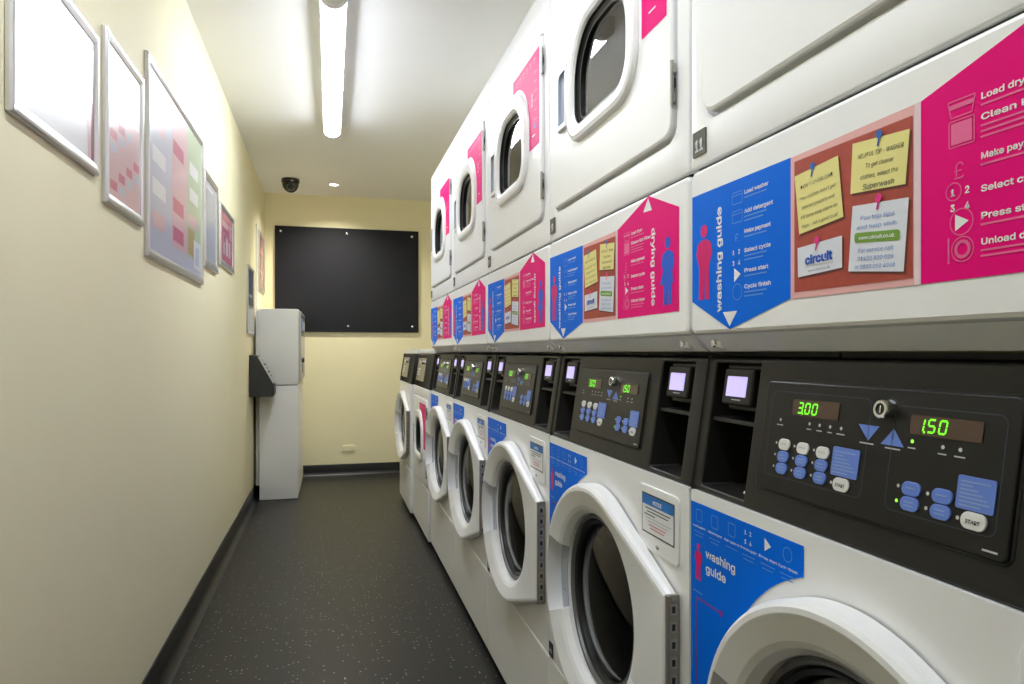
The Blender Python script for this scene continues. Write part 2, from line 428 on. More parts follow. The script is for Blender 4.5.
# ------------------------------------------------------------------ washing machine parts
K = .03/.198; H0 = .832
HC = (.338,.548)                                        # washer door centre
def body_with_hole(b, rect, hole, c, d, m, depth):
    R = [(rect[0],rect[1]),(rect[2],rect[1]),(rect[2],rect[3]),(rect[0],rect[3])]
    A = angles(c, 72, R); out = ray(R, c, A); inn = ray(hole, c, A)
    b.ring(out, d, inn, d, m); b.ring(inn, d, inn, d-depth, m)
    b.ring(out, d-.012, out, d, m)
def washer_body(t, tall=.832):
    b = MB()
    body_with_hole(b, (.003,.302,.679,tall), circ(*HC,.172), HC, 0, 'enamel', .03)
    b.box(.005,.677,-.70,-.45,.032,tall-.001,'enamel_edge')                      # rear shell
    for u0, u1 in ((.003,.010),(.672,.679)): b.box(u0,u1,-.452,-.0115,.032,tall,'enamel')
    b.box(.010,.672,-.452,-.0115,tall-.006,tall-.001,'enamel'); b.box(.010,.672,-.452,-.012,.032,.038,'enamel')
    b.box(.02,.662,-.66,-.035,.001,.033,'gap_dark')
    b.rect(.010,.29,.672,.31,-.006,'gap_dark')
    b.build('cabinet', t)
    b = MB(); b.slab(rr(.003,.034,.679,.298,.004,3), -.011, .001, 'enamel_floor_bounce', .004); b.build('lower_panel', t)
    b = MB(); c3 = (HC[0],0,HC[1])
    b.lathe([(.172,-.03),(.185,-.034),(.200,-.05),(.200,-.40)], c3, 'drum_steel'); b.lathe([(.200,-.40),(.05,-.41),(.002,-.40)], c3, 'drum_steel')
    for k in range(3):
        a = 2*PI*k/3+.5; ca, sa = math.cos(a), math.sin(a)
        V = []
        for dd in (-.06,-.39):
            for r, w in ((.2,-.028),(.15,-.010),(.15,.010),(.2,.028)): V.append((HC[0]+r*ca-w*sa, dd, HC[1]+r*sa+w*ca))
        b.add(V, [(0,1,2,3),(4,7,6,5),(0,4,5,1),(1,5,6,2),(2,6,7,3)], 'drum_steel')
    lab(b.build('drum', t), 'steel drum behind the door glass')
def washer_door(t):
    Hs = [(.643,.415),(.643,.665)]
    P = hull(circ(*HC,.227,96)+Hs)
    n0, n1 = math.radians(157), math.radians(203)           # the grip notch on the free side
    base = [a for a in angles(HC, 96, Hs) if min(abs(a-n0), abs(a-n1)) > .012]
    A = sorted(base+[n0-.004, n0+.004, n1-.004, n1+.004]); O = ray(P, HC, A)
    notch = [n0 < a < n1 for a in A]
    df = lambda u: .047-(u-.11)/.533*.027
    b = MB(); Ci = lambda r: [(HC[0]+r*math.cos(a), HC[1]+r*math.sin(a)) for a in A]
    O1, O2, O3, O4 = inset(O,.003), inset(O,.007), inset(O,.013), inset(O,.0145)
    low = lambda Q, f, d: [d if k else f(u) for (u,h),k in zip(Q, notch)]
    b.ring(O, .003, O, lambda u: df(u)-.010, 'enamel'); b.ring(O, lambda u: df(u)-.010, O1, lambda u: df(u)-.004, 'enamel')
    b.ring(O1, lambda u: df(u)-.004, O2, lambda u: df(u)-.0005, 'enamel'); b.ring(O2, lambda u: df(u)-.0005, O3, df, 'enamel')
    d4 = low(O4, lambda u: df(u)-.0003, .012); b.ring(O3, df, O4, d4, 'enamel')
    c1, c2, c3_, c4 = Ci(.184), Ci(.176), Ci(.168), Ci(.166)
    d1 = low(c1, lambda u: df(u)-.010, .012); d2 = low(c2, lambda u: df(u)-.015, .0115); d3 = low(c3_, lambda u: df(u)*.35, .011)
    b.ring(O4, d4, c1, d1, 'enamel'); b.ring(c1, d1, c2, d2, 'enamel'); b.ring(c2, d2, c3_, d3, 'enamel'); b.ring(c3_, d3, c4, -.010, 'enamel')
    dr = b.build('door', t, sharp=40)
    b = MB(); c3 = (HC[0],0,HC[1])
    b.lathe([(.167,.004),(.162,.008),(.158,.006),(.156,-.002)], c3, 'seal_grey'); b.lathe([(.156,-.002),(.153,.002),(.147,-.002),(.145,-.014)], c3, 'seal_black'); b.build('door_seal', dr)
    b = MB(); b.lathe([(.1462,-.010),(.125,-.002),(.10,.004),(.07,.008),(.035,.0105),(.0005,.0112)], c3, 'glass_washer', cap1=True); lab(b.build('door_glass', dr), 'dark round door glass')
    b = MB()                                             # lining of the grip notch
    aa = [math.radians(158+44*k/12) for k in range(13)]
    pt = lambda r, a: (HC[0]+r*math.cos(a), HC[1]+r*math.sin(a))
    b.slab([pt(.2105,a) for a in aa]+[pt(.170,a) for a in aa[::-1]], .010, .0135, 'grip_blue_grey', .001)
    for a in (aa[3], aa[9]): b.lathe([(.003,.0135),(.002,.015)], (pt(.19,a)[0],0,pt(.19,a)[1]), 'steel_dull', 'd', 10, cap1=True)
    lab(b.build('handle', dr), 'blue-grey recessed grip')
    b = MB(); b.box(.6435,.651,.001,.021,.415,.665,'hinge_brown',.001)
    b.lathe([(.0035,-.125),(.0035,.125)], (.6515,.0195,.54), 'hinge_brown', 'h', 12, True, True)
    for k in range(9):
        h = .422+k*.0268; b.box(.6505,.6535,.006,.0175,h,h+.017,'steel_dull',.001); b.box(.6533,.6539,.009,.0145,h+.003,h+.013,'seal_black')
    b.build('hinge', dr)
    return dr
def washing_label(t):
    b = MB(); d0 = .0009
    arc = [(HC[0]+.247*math.cos(math.radians(a)), HC[1]+.247*math.sin(math.radians(a))) for a in range(110, 171, 3)]
    P = [(.004,.5),(.004,.816),(.256,.816)]+[(.256,arc[0][1])]+arc+[(arc[-1][0],.5)]
    b.flat(P[::-1], d0, 'label_blue'); e = d0+.0004
    for i, (u, ty) in enumerate(((.028,0),(.070,1),(.112,2),(.150,3),(.190,4),(.228,5))):
        h = .799
        if ty == 4: b.flat([(u-.006,h-.008),(u+.007,h),(u-.006,h+.008)], e, 'label_white')
        elif ty == 3:
            for k, ch in enumerate('1234'): b.text(ch, u-.009+.011*(k % 2), h+.002-.012*(k//2), .0105, e, 'label_white', bold=.02)
        else: b.line(rr(u-.008,h-.009,u+.008,h+.008,[.003,.003,.001,.001] if ty != 5 else .008,3), .0011, e, 'label_pale_blue', True)
        s = ('Load washer','Add detergent','Make payment','Select cycle','Press start','Cycle finish')[i]
        b.text(s, u, .781, .0062, e, 'label_white', bold=.012, width=.036, al='C')
        for k in range(2 if i != 2 else 1): b.rect(u-.014+.003*k, .774-.0052*k, u+.014-.004*k, .7752-.0052*k, e, 'label_pale_blue')
    b.text('washing', .046, .744, .0225, e, 'label_white', bold=.018, width=.074)
    b.text('guide', .046, .7235, .0225, e, 'label_white', bold=.018, width=.052)
    figure(b, .026, .706, .053, e, 'figure_pink')
    b.rect(.011,.6875,.038,.6895,e,'label_pale_blue'); b.rect(.008,.57,.0092,.63,e,'label_pale_blue')
    b.line([(.021,.505),(.021,.680),(.084,.6795)], .0026, e, 'arrow_purple'); b.flat(circ(.087,.6795,.0045,16), e+.0003, 'arrow_purple')
    lab(b.build('washing_guide_label', t), 'blue washing guide sticker curved around the door')
def figure(b, u, h, H, d, m, skirt=False):              # small printed person
    s = H
    b.flat(circ(u, h+.90*s, .085*s, 20), d, m)
    b.flat([(u-.05*s,h+.79*s),(u+.05*s,h+.79*s),(u+.16*s,h+.74*s),(u+.20*s,h+.60*s),(u+.15*s,h+.50*s),(u+.12*s,h+.42*s),(u-.12*s,h+.42*s),(u-.15*s,h+.50*s),(u-.20*s,h+.60*s),(u-.16*s,h+.74*s)][::-1], d, m)
    if skirt: b.flat([(u-.24*s,h+.30*s),(u+.17*s,h+.30*s),(u+.14*s,h+.5*s),(u-.14*s,h+.5*s)], d+.0003, m)
    for k in (-1,1):
        b.flat([(u+k*.075*s-.055*s,h),(u+k*.075*s+.055*s,h),(u+k*.06*s+.06*s,h+.44*s),(u+k*.06*s-.06*s,h+.44*s)], d+.0001, m)
def notice(t):
    b = MB(); b.slab(rr(.510,.706,.652,.812,.010,5), .0004, .003, 'enamel', .0015)
    e = .0034; b.rect(.525,.733,.640,.799,e,'text_dark'); b.rect(.5275,.7355,.6375,.7965,e+.0003,'label_white'); b.rect(.5275,.7805,.6375,.7965,e+.0006,'notice_blue')
    b.text('NOTICE', .5825, .7845, .0115, e+.0009, 'label_white', bold=.03, al='C')
    for k,(a,c_,m) in enumerate(((.538,.627,'text_dark'),(.545,.620,'text_dark'),(.536,.575,'text_dark'),(.540,.630,'print_grey'),(.548,.618,'print_grey'),(.552,.612,'ink_red'),(.556,.606,'ink_red'))):
        b.rect(a, .7745-k*.0053, c_, .7763-k*.0053, e+.0006, m)
    b.lathe([(.004,.003),(.003,.005)], (.582,0,.7185), 'steel_dull', 'd', 12, cap1=True)
    lab(b.build('notice_plate', t), 'white plate with a small NOTICE sticker')

SEG = {'0':'abcdef','1':'bc','3':'abgcd','5':'afgcd'}
def seg7(b, ch, u, h, w, H, d, m):
    th = w*.24; sl = .12
    L = {'a':((0,H),(w,H)),'g':((0,H/2),(w,H/2)),'d':((0,0),(w,0)),'f':((0,H/2),(0,H)),'b':((w,H/2),(w,H)),'e':((0,0),(0,H/2)),'c':((w,0),(w,H/2))}
    for s in SEG[ch]:
        (x1,y1),(x2,y2) = L[s]; P = []
        if y1 == y2: P = [(x1+th*.3,y1-th/2),(x2-th*.3,y1-th/2),(x2-th*.3,y1+th/2),(x1+th*.3,y1+th/2)]
        else: P = [(x1-th/2,y1+th*.3),(x1+th/2,y1+th*.3),(x1+th/2,y2-th*.3),(x1-th/2,y2-th*.3)]
        b.flat([(u+x+sl*y, h+y) for x,y in P], d, m)

def console(t, simple=False):
    D = -.0035
    b = MB(off=(0,D,0), shear=K, h0=H0)
    if simple: us, hs, holes = [0,.682], [.832,1.020], []
    else: us, hs, holes = [0,.020,.128,.533,.641,.682], [.832,.841,1.017,1.024], [(1,1),(3,1)]
    for i in range(len(us)-1):
        for j in range(len(hs)-1):
            u0,u1,h0,h1 = us[i],us[i+1],hs[j],hs[j+1]; u0 = max(u0,.002); u1 = min(u1,.680)
            if (i,j) in holes:
                Q = [(u0,h0),(u1,h0),(u1,h1),(u0,h1)]
                b.ring(Q, 0, Q, -.095, 'console_black'); b.flat(Q, -.095, 'pocket_black')
            else: b.flat([(u0,h0),(u1,h0),(u1,h1),(u0,h1)], 0, 'console_black')
    top = hs[-1]; us2 = [max(.002,min(.680,u)) for u in us]
    for i in range(len(us2)-1):
        b.add([(us2[i],0,.832),(us2[i+1],0,.832),(us2[i+1],-.25,.832),(us2[i],-.25,.832)], [(0,3,2,1)], 'console_black')
        b.add([(us2[i],0,top),(us2[i+1],0,top),(us2[i+1],-.25,top),(us2[i],-.25,top)], [(0,1,2,3)], 'console_black')
    for u in (.002,.680):
        for j in range(len(hs)-1): b.add([(u,0,hs[j]),(u,-.25,hs[j]),(u,-.25,hs[j+1]),(u,0,hs[j+1])], [(0,1,2,3)], 'console_black')
    b.build('console', t, .0035)
    if simple:
        b = MB(off=(0,D,0), shear=K, h0=H0); b.slab(rr(.07,.865,.42,.998,.008), -.002, .003, 'panel_reflection', .001)
        b.rect(.14,.965,.20,.982,.0034,'print_grey')
        for i in range(3):
            for j in range(3): b.flat(rr(.12+.04*i,.895+.016*j,.145+.04*i,.906+.016*j,.004,3), .0034, 'button_white')
        p = b.build('control_panel', t)
        b = MB(off=(0,D,0), shear=K, h0=H0); b.lathe([(.012,.003),(.012,.016),(.008,.018)], (.33,0,.975), 'chrome', 'd', 24, cap1=True); b.build('key_lock', p)
        return
    for k in (0,.513):
        b = MB(off=(k,D,0), shear=K, h0=H0)
        T = [(.050,.953),(.122,.953),(.1275,1.0165),(.034,1.0165)]
        b.slab(T, -.090, -.010, 'console_black', .003); b.slab(rr(.047,.960,.117,1.010,.003,3), -.010, .001, 'console_black', .003)
        b.rect(.053,.9645,.111,1.004,.0014,'pocket_black'); b.rect(.073,.9672,.095,.9684,.0018,'print_grey')
        r = b.build('card_reader', t)
        b = MB(off=(k,D,0), shear=K, h0=H0); b.slab(rr(.0585,.972,.1055,.9995,.001,2), .0012, .0024, 'screen_lilac'); lab(b.build('screen', r), 'lit lilac screen')
        b = MB(off=(k,D,0), shear=K, h0=H0); b.box(.0205,.1275,-.094,-.006,.934,.940,'console_black',.001); b.build('pocket_shelf', t)
        b = MB(off=(k,D,0), shear=K, h0=H0); b.lathe([(.006,.0),(.005,.003),(.002,.004)], (.092,-.03,.8415), 'chrome', 'h', 16, cap1=True); b.build('tray_screw', t)
    b = MB(off=(0,D,0), shear=K, h0=H0); P = rr(.155,.864,.494,.997,.007,5)
    b.slab(inset(P,-.003), -.002, .0012, 'pocket_black', .001); b.slab(P, 0, .0042, 'panel_black', .0016); e = .0046
    for q in (rr(.170,.884,.333,.985,.008,5), rr(.365,.882,.482,.981,.008,5)): b.line(q, .0011, e, 'panel_line', True)
    b.flat([(.318,.9585),(.334,.943),(.347,.9585)], e, 'button_blue'); b.flat([(.351,.942),(.380,.942),(.3655,.9585)], e, 'button_blue')
    b.rect(.323,.9395,.342,.9408,e,'print_grey'); b.rect(.357,.9385,.376,.9398,e,'print_grey')
    for u,h,w in ((.190,.951,.012),(.243,.951,.008),(.260,.951,.009),(.277,.951,.007),(.294,.951,.012),(.389,.949,.009),(.423,.948,.009),(.441,.948,.011)):
        b.flat(circ(u,h,.0019,10), e, 'led_green' if u == .389 else 'print_grey'); b.rect(u-w/2,h-.0068,u+w/2,h-.0056,e,'print_grey')
    for u in (.188,.222,.256):
        for h in (.923,.909,.895): b.flat(circ(u,h,.0016,10), e, 'print_grey')
    b.flat(circ(.289,.893,.0018,10), e, 'print_grey')
    for u,h,g in ((.379,.906,0),(.413,.905,0),(.379,.892,1),(.413,.892,0),(.446,.891,0)): b.flat(circ(u,h,.0018,10), e, 'led_green' if g else 'print_grey')
    b.rect(.472,.8702,.486,.8718,e,'print_grey')
    p = b.build('control_panel', t)
    def sub(name, f):
        q = MB(off=(0,D,0), shear=K, h0=H0); f(q); return q.build(name, p)
    def info(u0,h0,u1,h1):
        def f(q):
            q.slab(rr(u0,h0,u1,h1,.002,3), .004, .0054, 'button_blue')
            for k in range(7):
                h = h1-.004-(h1-h0-.006)*k/6.6; q.rect(u0+.003, h-.0013, u0+.003+(u1-u0-.006)*(.95,.4,.6,.75,.9,.98,.7)[k], h, .0057, 'ink_soft_blue')
        return f
    sub('info_card', info(.287,.9015,.326,.9315)); sub('info_card', info(.443,.8995,.479,.9275))
    def disp(u0,h0,u1,h1,dg,s):
        def f(q): q.slab(rr(u0,h0,u1,h1,.001,2), .004, .0052, 'display_brown')
        o = sub('display', f)
        def g(q):
            x = s
            for ch in dg:
                if ch == '.': q.flat(circ(x-.0034,h0+.003,.0012,8), .0056, 'digit_green'); continue
                seg7(q, ch, x, h0+.0035, .0072, .0115, .0056, 'digit_green'); x += .0122
        dg_o = sub('digits', g); dg_o.parent = p; lab(dg_o, 'glowing green digits')
    disp(.211,.9585,.288,.9775,'3.00',.221); disp(.385,.956,.461,.974,'1.50',.393)
    def btn(u,h,w,H,m,ink,n=1,tx=None):
        def f(q):
            q.slab(rr(u-w/2,h-H/2,u+w/2,h+H/2,H*.48,5), .004, .0062, m, .0008)
            if tx: q.text(tx, u, h-.0022, .0062, .0066, 'text_dark', bold=.02, al='C')
            else:
                for k in range(n): q.rect(u-w*.26, h+.0012-.0034*k-.0008*(n == 1), u+w*.26, h+.0024-.0034*k-.0008*(n == 1), .0066, ink)
        sub('button', f)
    for i,u in enumerate((.204,.2375,.271)):
        btn(u,.9225-.0003*i,.0205,.0132,'button_white','print_grey')
        btn(u,.908,.0205,.0128,'button_blue','ink_soft_blue',2); btn(u,.8943,.0205,.0128,'button_blue','ink_soft_blue',2)
    btn(.3045,.893,.0235,.0140,'button_white','text_dark',tx='START')
    for u in (.395,.429):
        btn(u,.9055,.0215,.0130,'button_blue','ink_soft_blue'); btn(u,.8918,.0215,.0130,'button_blue','ink_soft_blue',2)
    btn(.462,.8912,.0245,.0145,'button_white','text_dark',tx='START')
    def key(q):
        c = (.356,.004,.977); q.lathe([(.0095,0),(.0095,.010),(.0085,.0115),(.0058,.0115),(.0055,.009)], c, 'chrome', 'd', 28)
        q.lathe([(.0055,.0092),(.003,.0105),(.0005,.0105)], c, 'seal_black', 'd', 20, cap1=True); q.box(.3554,.3568,.0142,.0152,.9735,.9805,'chrome')
    lab(sub('key_lock', key), 'round chrome key lock')

def plate(t, n, washer):
    b = MB()
    if washer: b.slab(rr(.002,.304,.030,.338,.001,2), .0004, .0022, 'plate_black'); b.text(n, .016, .3145, .0185, .0026, 'label_white', bold=.015, al='C', width=.019 if len(n) > 1 else None)
    else: b.slab(rr(.011,1.314,.047,1.350,.001,2), .0004, .0022, 'plate_olive'); b.text(n, .029, 1.3205, .032, .0026, 'label_white', bold=.022, al='C', width=.023 if len(n) > 1 else None)
    lab(b.build('number_plate', t), ('black' if washer else 'olive')+' plate with white number '+n)

# ------------------------------------------------------------------ tumble dryer parts
WC = (.340,1.602)
WIN = rr(.200,1.510,.476,1.706,[.040,.050,.105,.105],8)
RINGO = rr(.164,1.474,.522,1.752,[.070,.085,.135,.135],8)
DOUT = rr(.045,1.364,.636,1.828,.026,6)
DGAP = rr(.040,1.359,.641,1.833,.030,6)
def dryer_front(b, rect, dz, holed=True):                # front sheet with a recess for the door
    R = [(rect[0],rect[1]),(rect[2],rect[1]),(rect[2],rect[3]),(rect[0],rect[3])]
    c = (WC[0], WC[1]+dz); sh = lambda P: [(u,h+dz) for u,h in P]
    A = angles(c, 88, R+sh([(.05,1.37),(.631,1.37),(.631,1.823),(.05,1.823)])); out = ray(R,c,A); g = ray(sh(DGAP),c,A); hole = ray(sh(inset(RINGO,.016)),c,A)
    b.ring(out,-.012,out,0,'enamel'); b.ring(out,0,g,0,'enamel'); b.ring(g,0,g,-.014,'enamel'); b.ring(g,-.014,hole,-.014,'enamel'); b.ring(hole,-.014,hole,-.03,'enamel_edge')
def dryer_door(t, dz=0):
    A = angles(WC, 88, [(.045,1.364),(.636,1.364),(.636,1.828),(.045,1.828)])
    b = MB(off=(0,0,dz)); O = DOUT; oo = ray(O, WC, A); O1 = ray(inset(O,.0015), WC, A); O2 = ray(inset(O,.005), WC, A); ri = ray(inset(RINGO,.012), WC, A)
    b.ring(oo,-.0135,oo,.003,'enamel'); b.ring(oo,.003,O1,.0055,'enamel'); b.ring(O1,.0055,O2,.007,'enamel'); b.ring(O2,.007,ri,.007,'enamel'); b.ring(ri,.007,ri,-.012,'enamel')
    dr = b.build('door', t)
    b = MB(off=(0,0,dz)); R = ray(RINGO, WC, A); I = ray(WIN, WC, A)
    R1, R2 = ray(inset(RINGO,.004), WC, A), ray(inset(RINGO,.012), WC, A); I1 = ray(inset(WIN,-.012), WC, A); I2 = ray(inset(WIN,-.003), WC, A)
    b.ring(R,.006,R,.010,'enamel'); b.ring(R,.010,R1,.0155,'enamel'); b.ring(R1,.0155,R2,.018,'enamel'); b.ring(R2,.018,I1,.017,'enamel'); b.ring(I1,.017,I2,.013,'enamel'); b.ring(I2,.013,I,.008,'enamel')
    b.build('window_frame', dr)
    b = MB(off=(0,0,dz)); J = ray(inset(WIN,.009), WC, A); J2 = ray(inset(WIN,.014), WC, A); J3 = ray(inset(WIN,.020), WC, A)
    b.ring(I,.008,I,.002,'seal_black'); b.ring(I,.002,J,-.001,'seal_black'); b.ring(J,-.001,J2,-.0005,'seal_grey'); b.ring(J2,-.0005,J2,-.010,'seal_black'); b.ring(J2,-.010,J3,-.014,'seal_black'); b.build('door_seal', dr)
    b = MB(off=(0,0,dz)); b.flat(J2,-.005,'glass_dryer'); lab(b.build('door_glass', dr), 'clear glass window')
    b = MB(off=(0,0,dz)); H = rr(.100,1.528,.158,1.668,[.006,.004,.004,.020],5); I = rr(.110,1.540,.154,1.654,[.004,.002,.002,.014],5)
    b.ring(H,.0065,H,.013,'enamel'); H1 = inset(H,.003); b.ring(H,.013,H1,.015,'enamel'); b.ring(H1,.015,I,.015,'enamel'); b.ring(I,.015,I,.008,'grip_blue_grey'); b.flat(I,.008,'grip_blue_grey'); lab(b.build('handle', dr), 'white grip with a blue-grey recess')
    for h in (1.412,1.722):
        b = MB(off=(0,0,dz)); b.box(.6340,.6375,.0005,.0085,h,h+.064,'seal_grey',.001)
        for k in range(3): b.box(.6375,.6405,.001,.0085,h+.004+k*.022,h+.018+k*.022,'seal_black' if k == 1 else 'steel_dull',.001)
        b.lathe([(.003,-.034),(.003,.034)], (.6385,.007,h+.033), 'steel_dull', 'h', 10, True, True); b.build('hinge', dr)
    b = MB(off=(0,0,dz)); arc = ray(inset(RINGO,-.010), WC, [math.radians(a) for a in range(82,-14,-4)])
    P = [(.622,1.556),(.622,1.799),(arc[0][0],1.799)]+arc+[(arc[-1][0],1.556)]
    b.flat(P[::-1], .0076, 'label_pink'); e = .008
    b.text('drying', .555, 1.70, .017, e, 'label_white', bold=.015, rot=-PI/2); b.rect(.56,1.586,.585,1.589,e,'label_white')
    for k in range(6): b.rect(.40+.034*k,1.779,.42+.034*k,1.7815,e,'label_pale_pink'); b.rect(.40+.034*k,1.772,.415+.034*k,1.7735,e,'label_pale_pink')
    for k in range(6): b.rect(.575,1.745-.024*k,.600,1.7475-.024*k,e,'label_pale_pink')
    b.flat(circ(.585,1.61,.008,16), e, 'figure_blue'); lab(b.build('sticker', dr), 'bright pink sticker curved around the window')
    return dr
def dryer_drum(t, dz=0):
    b = MB(off=(0,0,dz)); c3 = (WC[0],0,WC[1])
    b.lathe([(.19,-.03),(.225,-.05),(.225,-.50)], c3, 'drum_light'); b.lathe([(.225,-.50),(.12,-.505),(.002,-.50)], c3, 'drum_light'); b.build('drum', t)
def dryer(label):
    t = thing('tumble_dryer', label, 'tumble dryer', (XF, Y0, 0), -PI/2, 'stacked tumble dryers')
    b = MB()
    dryer_front(b, (.003,1.298,.679,1.945), 0)
    b.box(.004,.678,-.68,-.52,1.034,1.945,'enamel_edge')
    for u0, u1 in ((.003,.010),(.672,.679)): b.box(u0,u1,-.522,-.0115,1.06,1.945,'enamel')
    b.box(.010,.672,-.522,-.0115,1.937,1.945,'enamel'); b.box(.010,.672,-.522,-.03,1.036,1.042,'enamel_edge')
    b.box(.010,.672,-.02,-.008,1.285,1.31,'gap_dark'); b.rect(.003,1.937,.679,1.9385,.0004,'enamel_edge')
    b.build('cabinet', t, .004)
    b = MB(); b.slab(rr(.003,1.058,.679,1.2945,.012,5), -.018, .001, 'enamel', .006); b.build('control_cover', t)
    b = MB(); b.extrude([(-.004,1.0575),(-.030,1.034),(-.06,1.034),(-.06,1.0575)][::-1], .006, .676, 'enamel')
    for u in (.045,.637):
        b.lathe([(.006,0),(.005,.003),(.002,.0035)], (u,-.013,1.0455), 'chrome', 'd', 14, cap1=True); b.box(u-.012,u+.012,-.030,-.0135,1.038,1.052,'enamel',.004)
    b.build('lower_lip', t)
    dryer_door(t); dryer_drum(t)
    # washing guide, printed noticeboard, drying guide
    d0 = .0016; e = d0+.0004
    b = MB(); b.flat([(.009,1.106),(.108,1.063),(.2345,1.0945),(.2345,1.256),(.009,1.258)], d0, 'label_blue')
    b.flat([(.092,1.0865),(.108,1.067),(.126,1.0865)], e, 'label_white')
    b.text('washing guide', .088, 1.087, .0235, e, 'label_white', rot=PI/2, bold=.022, width=.143)
    figure(b, .043, 1.107, .107, e, 'figure_pink')
    for i,(s,h) in enumerate((('Load washer',1.2345),('Add detergent',1.210),('Make payment',1.1845),('Select cycle',1.160),('Press start',1.1345),('Cycle finish',1.114))):
        b.text(s, .142, h, .0096, e, 'label_white', bold=.02, width=.0046*len(s))
        for k in range(2 if i in (1,3,5) else 1): b.rect(.142, h-.0055-.005*k, .142+(.047,.04)[k], h-.0038-.005*k, e, 'label_pale_blue')
        u, c_ = .126, h-.001
        if i == 4: b.flat([(u-.007,c_-.009),(u+.008,c_),(u-.007,c_+.009)], e, 'label_white')
        elif i == 3:
            for k, ch in enumerate('1234'): b.text(ch, u-.011+.013*(k % 2), c_+.001-.014*(k//2), .011, e, 'label_white', bold=.02)
        elif i == 2: b.text('£', u-.006, c_-.008, .022, e, 'label_pale_blue')
        elif i == 5: b.line(circ(u,c_-.002,.0105,20), .001, e, 'label_pale_blue', True)
        else: b.line(rr(u-.0115,c_-.008,u+.0115,c_+.007,.002,3), .001, e, 'label_pale_blue', True); b.line([(u-.011,c_+.003),(u+.011,c_+.003)], .001, e, 'label_pale_blue')
    lab(b.build('washing_guide_label', t), 'blue pointed washing guide sticker')
    b = MB(); b.flat([(.2345,1.0935),(.4175,1.0935),(.4175,1.257),(.2345,1.2555)], d0, 'cork_frame'); b.rect(.410,1.0935,.4175,1.257,e,'cork_frame_light')
    b.flat([(.2415,1.101),(.4085,1.100),(.4085,1.2475),(.2415,1.249)], e, 'cork_red')
    def note(P, m): b.flat([(u+.002,h-.0025) for u,h in P], e+.0004, 'note_shadow'); b.flat(P, e+.0008, m)
    f = e+.0012
    N1 = [(.251,1.165),(.321,1.172),(.313,1.237),(.243,1.232)]; note(N1,'note_yellow')
    N2 = [(.331,1.193),(.401,1.187),(.406,1.236),(.334,1.243)]; note(N2,'note_yellow')
    N3 = [(.249,1.117),(.319,1.120),(.319,1.153),(.248,1.150)]; note(N3,'note_white')
    N4 = [(.328,1.115),(.399,1.107),(.405,1.174),(.334,1.180)]; note(N4,'note_white')
    for i, s in enumerate(("DON'T OVERLOAD","Your clothes won't get","washed properly and","it'll leave soap stains on","them - not a good look!")):
        b.text(s, .2795+.0012*i, 1.2165-.0105*i-(.002 if i else 0), .0076, f, 'text_dark', bold=-.004, width=.052 if i in (0,2) else .058, al='C', rot=.07, slant=.12)
    for i, s in enumerate(("HELPFUL TIP - WASHER","To get cleaner","clothes, select the","Superwash")):
        b.text(s, .370-.0008*i, 1.2235-.0105*i, .0086 if i != 3 else .0105, f, 'text_dark', bold=.0, width=(.058,.036,.048,.040)[i], al='C', rot=-.06, slant=.12)
    b.text('circuit', .2835, 1.1305, .0175, f, 'ink_blue', bold=.04, width=.044, al='C', rot=.03); b.rect(.262,1.1275,.306,1.1285,f,'print_grey'); b.text('www.circuit.co.uk', .284, 1.1215, .0048, f, 'text_dark', width=.034, al='C', rot=.03)
    for i, (s, h, w) in enumerate((('For top tips',1.1625,.044),('and help visit:',1.1535,.052),('For service call:',1.1305,.046),('01422 820 026',1.1225,.046),('or 0800 092 4068',1.1145,.052))):
        b.text(s, .3665-.0009*i, h, .0078, f, 'ink_soft_blue', bold=.008, width=w, al='C', rot=-.06, slant=.1)
    b.flat([(u,h-.1*(u-.366)) for u,h in rr(.337,1.1395,.395,1.1495,.003,4)], f, 'note_green'); b.text('www.circuit.co.uk', .366, 1.1427, .0066, f+.0004, 'label_white', bold=.02, width=.046, al='C', rot=-.08)
    for u,h,m in ((.274,1.236,'pin_blue'),(.370,1.242,'pin_blue'),(.281,1.154,'pin_pink'),(.369,1.181,'pin_pink')):
        b.flat(circ(u,h,.0042,14), f+.0004, m); b.line([(u,h-.003),(u-.002,h-.011)], .0022, f+.0003, m)
    lab(b.build('noticeboard_print', t), 'printed cork noticeboard with yellow and white notes')
    b = MB(); b.flat([(.4175,1.0935),(.651,1.095),(.651,1.253),(.546,1.292),(.4175,1.257)], d0, 'label_pink')
    b.flat([(.527,1.268),(.5595,1.266),(.5455,1.2885)], e, 'label_white')
    b.text('drying guide', .5585, 1.236, .0255, e, 'label_white', rot=-PI/2, bold=.022, width=.128)
    figure(b, .615, 1.107, .108, e, 'figure_blue', True)
    for i,(s,h) in enumerate((('Load dryer',1.238),('Clean lint filter',1.221),('Make payment',1.1895),('Select cycle',1.163),('Press start',1.141),('Unload dryer',1.120))):
        b.text(s, .477, h, .0098, e, 'label_white', bold=.02, width=.0046*len(s))
        for k in range((1,3,1,0,1,2)[i]): b.rect(.477, h-.0055-.0045*k, .477+(.052,.046,.05)[k], h-.0038-.0045*k, e, 'label_pale_pink')
        u, c_ = .459, h+.001
        if i == 0: b.line([(u-.010,c_-.008),(u+.010,c_-.008),(u+.013,c_+.006),(u-.013,c_+.006)], .001, e, 'label_pale_pink', True); b.line([(u-.0115,c_+.001),(u+.0115,c_+.001)], .004, e, 'label_pale_pink')
        elif i == 1: b.rect(u-.010,c_-.014,u+.010,c_+.004,e,'label_pale_pink'); b.line(rr(u-.012,c_-.016,u+.012,c_+.006,.001,2), .001, e, 'label_pale_pink', True)
        elif i == 2: b.text('£', u-.008, c_-.012, .027, e, 'label_pale_pink', bold=-.01)
        elif i == 3:
            for k, ch in enumerate('1234'): b.text(ch, u-.011+.014*(k % 2), c_+.001-.013*(k//2), .011, e, 'label_white', bold=.02)
